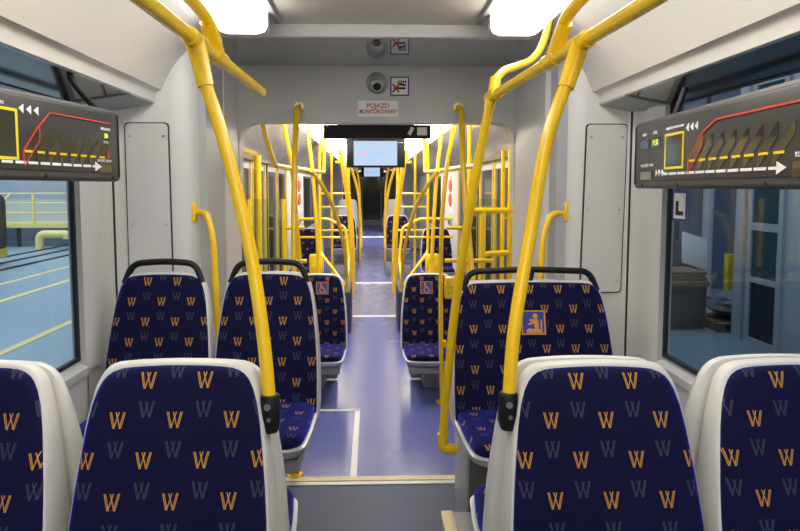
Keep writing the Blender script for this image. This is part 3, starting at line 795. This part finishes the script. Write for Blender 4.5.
# stickers by the doors
for s in (-1, 1):
    x = FX[s]; nm = 'left' if s < 0 else 'right'
    a, b = sorted((x, x-s*.004))
    t = thing('safety_sticker', 'pale %s wall sticker with two red round prohibition marks' % nm, 'sticker', (x, 10.15 if s < 0 else 9.5, 1.5), group=None)
    a, b = sorted((0, -s*.004))
    link('backing', box((a, -.22, -.30), (b, .22, .30)), 'white', t, smooth=False)
    for dz in (.12, -.10):
        link('red_mark', T([(-s*.006, .11*math.cos(q*PI/8), dz+.085*math.sin(q*PI/8)) for q in range(16)], .022, 6, True), 'red', t)
        link('red_slash', T([(-s*.006, -.07, dz-.06), (-s*.006, .07, dz+.06)], .02, 6), 'red', t)
    link('red_mark', box((min(0, -s*.008), -.05, .2), (max(0, -s*.008), .05, .28)), 'red', t, smooth=False)
    t = thing('door_button', 'small dark door button box under the red stickers on the %s' % nm, 'button', (x+s*.004, 10.15 if s < 0 else 9.5, 1.06))
    link('box', box((min(0, -s*.03), -.16, -.07), (max(0, -s*.03), .16, .07), .01), 'lightgrey', t)
    link('button', disc(bmesh.new(), (-s*.028, 0, 0), .035, (-s, 0, 0), .015, 14), 'black', t)

# far ceiling lights
FLs = [(-.66, -.31, 4.3, 7.9, 'left'), (.40, .75, 4.3, 7.9, 'right')]
for x0, x1, y0, y1, nm in FLs:
    strip_light('%s ceiling light just beyond the gangway header' % nm, x0, x1, y0, y1, 2.13, 2.192, 'lamp_far', 'ceiling lights beyond the gangway')
    strip_light('%s ceiling light in the middle of the far car' % nm, x0, x1, 8.3, 12.5, 2.13, 2.192, 'lamp_far', 'ceiling lights beyond the gangway')
    strip_light('%s ceiling light at the far end of the tram' % nm, x0, x1, 16.5, 21, 2.13, 2.192, 'lamp_far', 'ceiling lights beyond the gangway')

# far handrails, poles and barriers, mirrored
def far_rails(s):
    nm = 'left' if s < 0 else 'right'
    k = lambda p: (s*p[0]+.035, p[1], p[2])
    tb = lambda pts, r=.0165, fr=0, n=8: T([k(p) for p in (fillet(pts, fr, 5) if fr else (catmull(pts, n) if len(pts) > 2 else pts))], r, 10)
    t = thing('handrail', '%s yellow hanging handrail loop beyond the gangway with poles' % nm, 'handrail', (0, 0, 0))
    link('rail', tb([(.735, 4.02, 2.16), (.735, 4.02, 1.99), (.67, 4.06, 1.74), (.48, 5.85, 1.74), (.475, 5.9, 2.2)], .0165, .06), 'yellow', t)
    e = .055 if s < 0 else -.035
    link('pole', tb([(.64+e, 4.55, 2.2), (.60+e, 4.55, 1.95), (.56+e, 4.52, 1.74), (.52+e, 4.47, 1.3), (.495+e*.5, 4.42, .6), (.49, 4.42, .0)]), 'yellow', t)
    link('pole', tb([(.575, 5.3, 2.2), (.56, 5.25, 1.98), (.53, 5.2, 1.74), (.49, 5.15, 1.2), (.47, 5.12, .6), (.47, 5.12, 0)]), 'yellow', t)
    link('pole', tb([(.535, 5.12, 1.74), (.455, 5.4, 1.60), (.385, 5.75, 1.40), (.325, 6.15, 1.08), (.30, 6.45, .75), (.30, 6.62, .46)], .0185), 'yellow', t)
    link('floor_flange', disc(bmesh.new(), k((.49, 4.42, 0)), .045, (0, 0, 1), .014), 'yellow', t)
    link('collar', bx(bmesh.new(), tuple(min(a, b) for a, b in zip(k((.47, 4.40, .42)), k((.52, 4.45, .47)))), tuple(max(a, b) for a, b in zip(k((.47, 4.40, .42)), k((.52, 4.45, .47)))), .006), 'yellow', t)
    link('cross_bar', tb([(.52, 4.47, 1.30), (.66, 4.47, 1.30)], .014), 'yellow', t)
    link('cross_bar', tb([(.505, 4.44, 1.06), (.86, 4.44, 1.06)], .016), 'yellow', t)
    # validator box on the pole
    c = k((.525, 4.42, .98)); 
    v = thing('ticket_validator', 'yellow ticket validator box on the pole beside the %s priority seat' % nm, 'validator', (c[0]+s*.03, 4.40, .86))
    link('body', box((-.055, -.05, -.07), (.055, .03, .09), .012), 'yellow', v)
    for q in range(3): link('slot', box((-.045, -.053, -.05+q*.04), (.045, -.049, -.038+q*.04)), 'yellow_light', v, smooth=False)
    # barrier with glass windscreen between seats and door
    b = thing('windscreen', '%s greenish glass windscreen in a yellow frame before the doors' % nm, 'windscreen', (0, 0, 0))
    wx = .80 if s > 0 else .77
    xs = sorted((k((wx, 0, 0))[0], k((wx+.28, 0, 0))[0]))
    link('glass_panel', box((xs[0], 5.16, .55), (xs[1], 5.168, 1.50)), 'screen_glass', b, smooth=False)
    zt = 2.2 if s > 0 else 1.5
    link('frame_post', tb([(wx, 5.164, 0), (wx, 5.164, zt)], .018), 'yellow', b)
    link('frame_post', tb([(wx+.285, 5.164, 0), (wx+.285, 5.164, min(zt, 1.98))], .018), 'yellow', b)
    if s > 0:
        link('frame_bar', tb([(.755, 4.9, 1.41), (1.2, 4.9, 1.41)], .024), 'yellow', b)
        link('frame_bar', tb([(.86, 4.9, .85), (.86, 4.9, 1.02), (.90, 4.9, 1.06), (1.2, 4.9, 1.07)], .024, .03), 'yellow', b)
        link('frame_post', tb([(.755, 4.9, 0), (.755, 4.9, 2.2)], .016), 'yellow', b)
        link('frame_post', tb([(.87, 4.9, 0), (.87, 4.9, 1.40)], .024), 'yellow', b)
        link('frame_post', tb([(1.09, 4.9, .0), (1.09, 4.9, 1.9)], .022), 'yellow', b)
    else:
        link('frame_post', tb([(1.12, 5.9, 0), (1.12, 5.9, 1.90)], .035), 'yellow', b)
    # low partition with rails ahead of the middle of the car
    pbx = thing('partition', '%s low navy partition with yellow rail frame beside the aisle' % nm, 'partition', (0, 0, 0))
    xs = sorted((k((.265, 0, 0))[0], k((1.1, 0, 0))[0]))
    link('body', box((xs[0], 6.60, 0), (xs[1], 7.38, .46), .02), 'navy', pbx)
    link('top_rail', tb([(.30, 6.64, .45), (.30, 6.62, .58), (.30, 7.2, .75), (.34, 7.25, 1.12), (.55, 7.3, 1.22), (.95, 7.3, 1.22)], .018, .05), 'yellow', pbx)
    link('top_rail', tb([(.30, 6.64, .50), (.62, 7.0, .85), (.62, 7.0, 1.9), (.60, 7.0, 2.2)], .018, .05), 'yellow', pbx)
    link('cross_bar', tb([(.33, 7.25, 1.0), (.95, 7.3, 1.0)], .014), 'yellow', pbx)
    v = thing('ticket_validator', '%s tall yellow validator column on the low partition' % nm, 'validator', (k((.66, 0, 0))[0], 6.9, .46))
    link('body', box((-.075, -.05, 0), (.075, .07, .38), .02), 'yellow', v)
    link('slot', box((-.05, -.054, .24), (.05, -.048, .31)), 'yellow_light', v, smooth=False)
    # cluster of poles in the middle of the car
    c = thing('grab_pole', '%s cluster of straight and curved yellow poles halfway down the car' % nm, 'pole', (0, 0, 0))
    def P(pts, r=.02): link('pole', tb(pts, r), 'yellow', c)
    P([(.50, 8.9, 2.2), (.45, 9.0, 1.9), (.37, 9.1, 1.3), (.32, 9.1, .6), (.32, 9.1, 0)], .032)
    P([(.50, 9.3, 2.2), (.44, 9.3, 1.9), (.35, 9.4, 1.3), (.31, 9.4, .6), (.31, 9.4, 0)], .024)
    P([(.42, 9.6, 2.0), (.32, 10.0, 1.80), (.24, 10.4, 1.40), (.21, 10.6, .9), (.21, 10.6, .55)], .022)
    P([(.42, 10.1, 2.2), (.40, 10.1, 1.6), (.38, 10.1, 0)], .022)
    P([(.60, 8.8, 2.2), (.60, 8.8, 1.2), (.60, 8.8, 0)], .018)
    for z in (1.50, 1.30, .95): link('cross_bar', tb([(.34, 9.15, z), (.82, 9.15, z)], .016), 'yellow', c)
    link('rail', tb([(.52, 8.6, 1.95), (.42, 10.4, 1.95)], .02), 'yellow', c)
    # curved handrail further on
    d = thing('handrail', '%s curved yellow handrail near the far end of the aisle' % nm, 'handrail', (0, 0, 0))
    link('pole', tb([(.40, 12.6, 2.2), (.34, 12.8, 2.0), (.28, 13, 1.6), (.27, 13.1, 1.0), (.27, 13.1, 0)], .022), 'yellow', d)
    link('pole', tb([(.36, 15.0, 2.2), (.35, 15.0, 1.9), (.33, 15, 1.4), (.33, 15, 0)], .024), 'yellow', d)
    link('rail', tb([(.40, 12.6, 1.95), (.36, 15, 1.95)], .02), 'yellow', d)
for s in (-1, 1): far_rails(s)

# second portal and the dark far end
for s in (-1, 1):
    x = .035+s*.78
    a, b = sorted((x, s*1.25)); struct('wall_portal_%s' % ('left' if s < 0 else 'right'), box((a, 16.0, 0), (b, 16.3, 2.2)), 'wall')
struct('wall_portal_header', box((-.75, 16.0, 2.02), (.82, 16.3, 2.2)), 'wall')
bm = box((-1.2, 25.8, 0), (1.25, 25.9, .30)); struct('wall_cab_step', bm, 'header')
struct('wall_cab', box((-1.2, 26.0, 0), (1.25, 26.1, 2.2)), 'door_glass')
struct('wall_far_end', box((-1.35, 27.0, 0), (1.4, 27.1, 2.3)), 'depot_dark')
t = thing('driver_door', 'dark glazed cab door at the far end of the aisle', 'door', (.03, 25.75, 0))
bm = bmesh.new()
bx(bm, (-.42, 0, 0), (-.37, .04, 2.05)); bx(bm, (.37, 0, 0), (.42, .04, 2.05)); bx(bm, (-.37, 0, 2.0), (.37, .04, 2.05)); bx(bm, (-.37, 0, 0), (.37, .04, .22))
link('frame', bm, 'grey', t, smooth=False); link('pane', box((-.37, .015, .22), (.37, .025, 2.0)), 'door_glass', t, smooth=False)

# ------------------------------------------------------------------ depot hall outside
FZ = -.45
struct('floor_depot', box((-30, -4, FZ-.1), (-1.45, 30, FZ)), 'depot_floor')
struct('floor_depot', box((1.5, -4, FZ-.1), (16, 30, FZ)), 'depot_floor')
for x, y0, w in ((-4.57, 0, .13), (-6.65, 0, .15), (-7.8, 0, .13)):
    struct('trim_floor_line', box((x-w/2, y0, FZ), (x+w/2, 22, FZ+.006)), 'depot_line')
for x in (-3.1, -9.1, -9.9, -10.7):
    struct('trim_rail', box((x-.05, 0, FZ), (x+.05, 24, FZ+.03)), 'depot_dark')
struct('wall_depot_back', box((-30, 24, FZ), (-1.5, 24.2, 5)), 'depot_wall')
struct('wall_depot_side', box((-30.2, -4, FZ), (-30, 24, 5)), 'depot_wall')
struct('wall_depot_dark', box((-24, 23.6, FZ), (-3, 23.95, .65)), 'depot_blue')
# platform with yellow railing
t = thing('service_platform', 'raised yellow service platform with railings seen through the left window', 'platform', (0, 0, 0))
link('deck', box((-18, 21, .22), (-7, 22.5, .36)), 'depot_line', t, smooth=False)
link('back_panel', box((-18, 22.4, .36), (-7, 22.45, 1.15)), 'depot_wall', t, smooth=False)
for z in (.72, 1.05, 1.38): link('railing', T([(-18, 21.05, z), (-7, 21.05, z)], .025, 8), 'depot_line', t)
for i in range(8): link('post', box((-17.5+i*1.5, 21.02, .36), (-17.42+i*1.5, 21.08, 1.40)), 'depot_line', t, smooth=False)
link('stair_rail', T([(-12.7, 19.5, -.40), (-12.7, 19.5, .55), (-12.7, 21, 1.35)], .03, 8), 'depot_line', t)
link('stair_rail', T([(-12.2, 19.5, -.40), (-12.2, 19.5, .55), (-12.2, 21, 1.35)], .03, 8), 'depot_line', t)
for i in range(5): link('support', box((-17+i*2.4, 21.3, FZ), (-16.9+i*2.4, 21.4, .25)), 'depot_dark', t, smooth=False)
for i in range(4): link('stair_tread', box((-12.7, 19.6+i*.35, FZ+.12+i*.19), (-12.2, 19.9+i*.35, FZ+.16+i*.19)), 'depot_line', t, smooth=False)
tag(link('bent_pipe', T(fillet([(-10.9, 20.3, FZ), (-10.9, 20.3, .05), (-10.0, 20.3, .05), (-10.0, 20.3, -.1)], .2, 5), .13, 12), 'depot_line'), 'bent yellow pipe standing under the platform seen through the left window', 'pipe')
t = thing('rail_vehicle', 'dark rounded vehicle end with yellow skirt at the left window edge', 'vehicle', (-9.95, 13.5, FZ))
link('body', box((-1.6, 0, .35), (.35, 3.0, 1.9), .25, 4), 'depot_dark', t)
link('skirt', box((-1.5, .02, .2), (.32, 2.9, .45), .05), 'yellow', t)
link('wheel', disc(bmesh.new(), (-.3, 1, .3), .3, (0, 1, 0), .2), 'rubber', t)

# right-hand side of the hall
struct('wall_depot_right_back', box((1.8, 12.0, FZ), (16, 12.2, 5)), 'depot_blue')
for x in (5.55, 6.1, 6.65): struct('trim_wall_rib', box((x-.03, 11.94, FZ), (x+.03, 12.0, 5)), 'depot_dark')
struct('trim_wall_band', box((1.8, 11.93, 2.35), (16, 12.0, 2.55)), 'depot_line')
t = thing('office_cabin', 'pale blue framed office cabin with tall glazed window outside the right window', 'cabin', (0, 0, 0))
X0 = 5.0
link('wall_panel', box((X0+.01, 7.90, FZ), (X0+.10, 8.0, 4)), 'depot_wall', t, smooth=False)
link('wall_panel', box((X0+.01, 2.0, FZ), (X0+.12, 7.22, 4)), 'pale_frame', t, smooth=False)
link('corner_post', box((X0-.04, 7.98, FZ), (X0+.10, 8.16, 4)), 'pale_frame', t, smooth=False)
link('end_panel', box((X0+.1, 8.08, FZ), (9, 8.16, 4)), 'depot_blue', t, smooth=False)
fr = bmesh.new()
for lo, hi in (((X0-.03, 7.22, FZ), (X0+.02, 7.30, 3)), ((X0-.03, 7.82, FZ), (X0+.02, 7.90, 3)), ((X0-.03, 7.3, 1.04), (X0+.02, 7.82, 1.14)), ((X0-.03, 7.3, .36), (X0+.02, 7.82, .43)), ((X0-.03, 7.3, FZ), (X0+.02, 7.82, FZ+.08)), ((X0-.03, 7.3, 2.9), (X0+.02, 7.82, 3.0))): bx(fr, lo, hi)
link('window_frame', fr, 'pale_frame', t, smooth=False)
link('window_pane', box((X0-.005, 7.3, .43), (X0+.005, 7.82, 2.9)), 'green_glass', t, smooth=False)
link('lower_panel', box((X0-.005, 7.3, FZ+.08), (X0+.005, 7.82, .36)), 'depot_dark', t, smooth=False)
def tilt_box(name, lo, hi, loc, rot, mat, lab, cat):
    o = link(name, box(lo, hi, .01), mat); o.location = loc; o.rotation_euler = rot; return tag(o, lab, cat)
t = thing('crate', 'dark timber crate with lid outside the right window', 'crate', (4.58, 8.9, FZ))
link('body', box((-.35, -.35, 0), (.25, .35, .62), .02), 'depot_dark', t); link('lid', box((-.38, -.38, .62), (.28, .38, .70), .02), 'wood', t)
bm = bmesh.new(); bmesh.ops.create_icosphere(bm, subdivisions=3, radius=.6)
for v in bm.verts: v.co *= 1+random.uniform(-.08, .08); v.co.z *= .85
bmesh.ops.translate(bm, vec=(5.3, 10.75, .15), verts=bm.verts)
tag(link('tarpaulin_bundle', bm, 'depot_dark'), 'dark covered bundle behind the timber crate outside the right window', 'bundle')
wb = tilt_box('white_board', (-.23, -.02, -.28), (.23, .02, .28), (5.27, 9.75, .56), (-.45, .30, .12), 'white', 'white board leaning tilted on the dark bundle outside', 'board')
lg = link('support_leg', box((5.24, 9.80, FZ), (5.30, 9.86, .56)), 'wood', smooth=False); lg.parent = wb
bpy.context.view_layer.update(); lg.matrix_parent_inverse = wb.matrix_world.inverted()
o = thing('bollard', 'yellow bollard post beside the dark bundle outside the right window', 'bollard', (5.62, 9.35, FZ))
link('post', box((-.06, -.06, 0), (.06, .06, 1.0), .01), 'yellow_light', o); link('base', box((-.12, -.12, 0), (.12, .12, .03)), 'depot_dark', o, smooth=False)
t = thing('pallet', 'wooden pallet under the plastic-wrapped load outside the right window', 'pallet', (5.35, 8.75, FZ))
for q in range(5): link('deck_board', box((-.45, -.40+q*.17, .10), (.45, -.28+q*.17, .125)), 'wood', t, smooth=False)
for q in range(3): link('bearer', box((-.45+q*.4, -.40, 0), (-.35+q*.4, .40, .10)), 'wood', t, smooth=False)
bm = bmesh.new(); bmesh.ops.create_icosphere(bm, subdivisions=3, radius=.36)
for v in bm.verts: v.co *= 1+random.uniform(-.14, .10); v.co.z = max(-.2, v.co.z*.55)
bmesh.ops.translate(bm, vec=(5.35, 8.75, FZ+.326), verts=bm.verts)
tag(link('wrapped_load', bm, 'foil', smooth=False), 'plastic wrapped load on the wooden pallet outside the right window', 'load')
tag(link('duct_pipe', T(catmull([(6.5, 11.6, FZ), (6.5, 11.6, 1.9), (6.4, 11.6, 2.2), (6.0, 11.7, 2.4), (5.9, 11.85, 2.45)], 6), .10, 10), 'pale_frame'), 'pale curved pipe against the blue wall outside', 'pipe')
for q in range(3):
    tag(link('timber_plank', box((4.28, 8.58, FZ+.70+q*.045), (4.84-.03*(q % 2), 9.2, FZ+.742+q*.045), .004), 'wood'), 'rough timber plank stacked on the dark crate outside the right window', 'plank', 'planks stacked on the crate')
t = thing('switch_box', 'dark switch box on the blue wall outside the right window', 'box', (5.05, 11.93, 1.9))
link('body', box((-.17, -.12, -.35), (.17, 0.0, .35), .01), 'depot_dark', t); link('conduit', T([(-.1, -.04, .35), (-.1, -.04, 2.5)], .03, 8), 'depot_dark', t)
# sticker on the right window pane
t = thing('window_sticker', 'white sticker with blue border on the right window pane', 'sticker', (XR+.024, 2.565, 1.53))
link('paper', box((-.0015, -.075, -.075), (.001, .045, .055)), 'white', t, smooth=False)
bm = bmesh.new()
for lo, hi in (((-.003, -.075, -.075), (0, .045, -.064)), ((-.003, -.075, .044), (0, .045, .055)), ((-.003, -.075, -.064), (0, -.066, .044)), ((-.003, .036, -.064), (0, .045, .044))): bx(bm, lo, hi)
link('border', bm, 'blue', t, smooth=False)
link('pictogram', bx(box((-.003, -.005, -.05), (0, .018, .01)), (-.003, -.045, -.05), (0, -.005, -.032)), 'black', t, smooth=False)

# ------------------------------------------------------------------ light: hall lamps and dim world
def area(name, loc, sx, sy, power, col):
    l = bpy.data.lights.new(name, 'AREA'); l.shape = 'RECTANGLE'; l.size = sx; l.size_y = sy; l.energy = power; l.color = col
    o = bpy.data.objects.new(name, l); o.location = loc; COL.objects.link(o); return o
area('hall_lamp', (-8, 10, 6.5), 8, 16, 850, (.85, .93, 1))
area('hall_lamp', (-14, 18, 6.5), 10, 6, 800, (.85, .93, 1))
area('hall_lamp', (4.6, 8.5, 6.0), 3, 6, 110, (.85, .92, 1))
w = bpy.data.worlds.new('hall_ambient'); SC.world = w; w.use_nodes = True
bg = w.node_tree.nodes['Background']; bg.inputs[0].default_value = (.40, .50, .66, 1); bg.inputs[1].default_value = .42

# ------------------------------------------------------------------ camera
cam = bpy.data.cameras.new('camera'); co = bpy.data.objects.new('camera', cam); COL.objects.link(co)
cam.sensor_width = 36; cam.lens = 610/800*36; cam.clip_start = .02; cam.clip_end = 200
ps, th = math.atan(17/610), math.atan(45/610)
co.location = (0, 0, 1.6)
f = Vector((math.sin(ps)*math.cos(th), math.cos(ps)*math.cos(th), -math.sin(th)))
r = Vector((math.cos(ps), -math.sin(ps), 0)); u = r.cross(f)
co.rotation_euler = Matrix((r, u, -f)).transposed().to_euler()
cam.shift_x = 12/800; cam.shift_y = -33.5/800
SC.camera = co
vs = SC.view_settings
vs.view_transform = 'Standard'; vs.look = 'None'; vs.gamma = 1; vs.use_curve_mapping = False; vs.exposure = 0.
SC.cycles.max_bounces = 8; SC.cycles.diffuse_bounces = 5
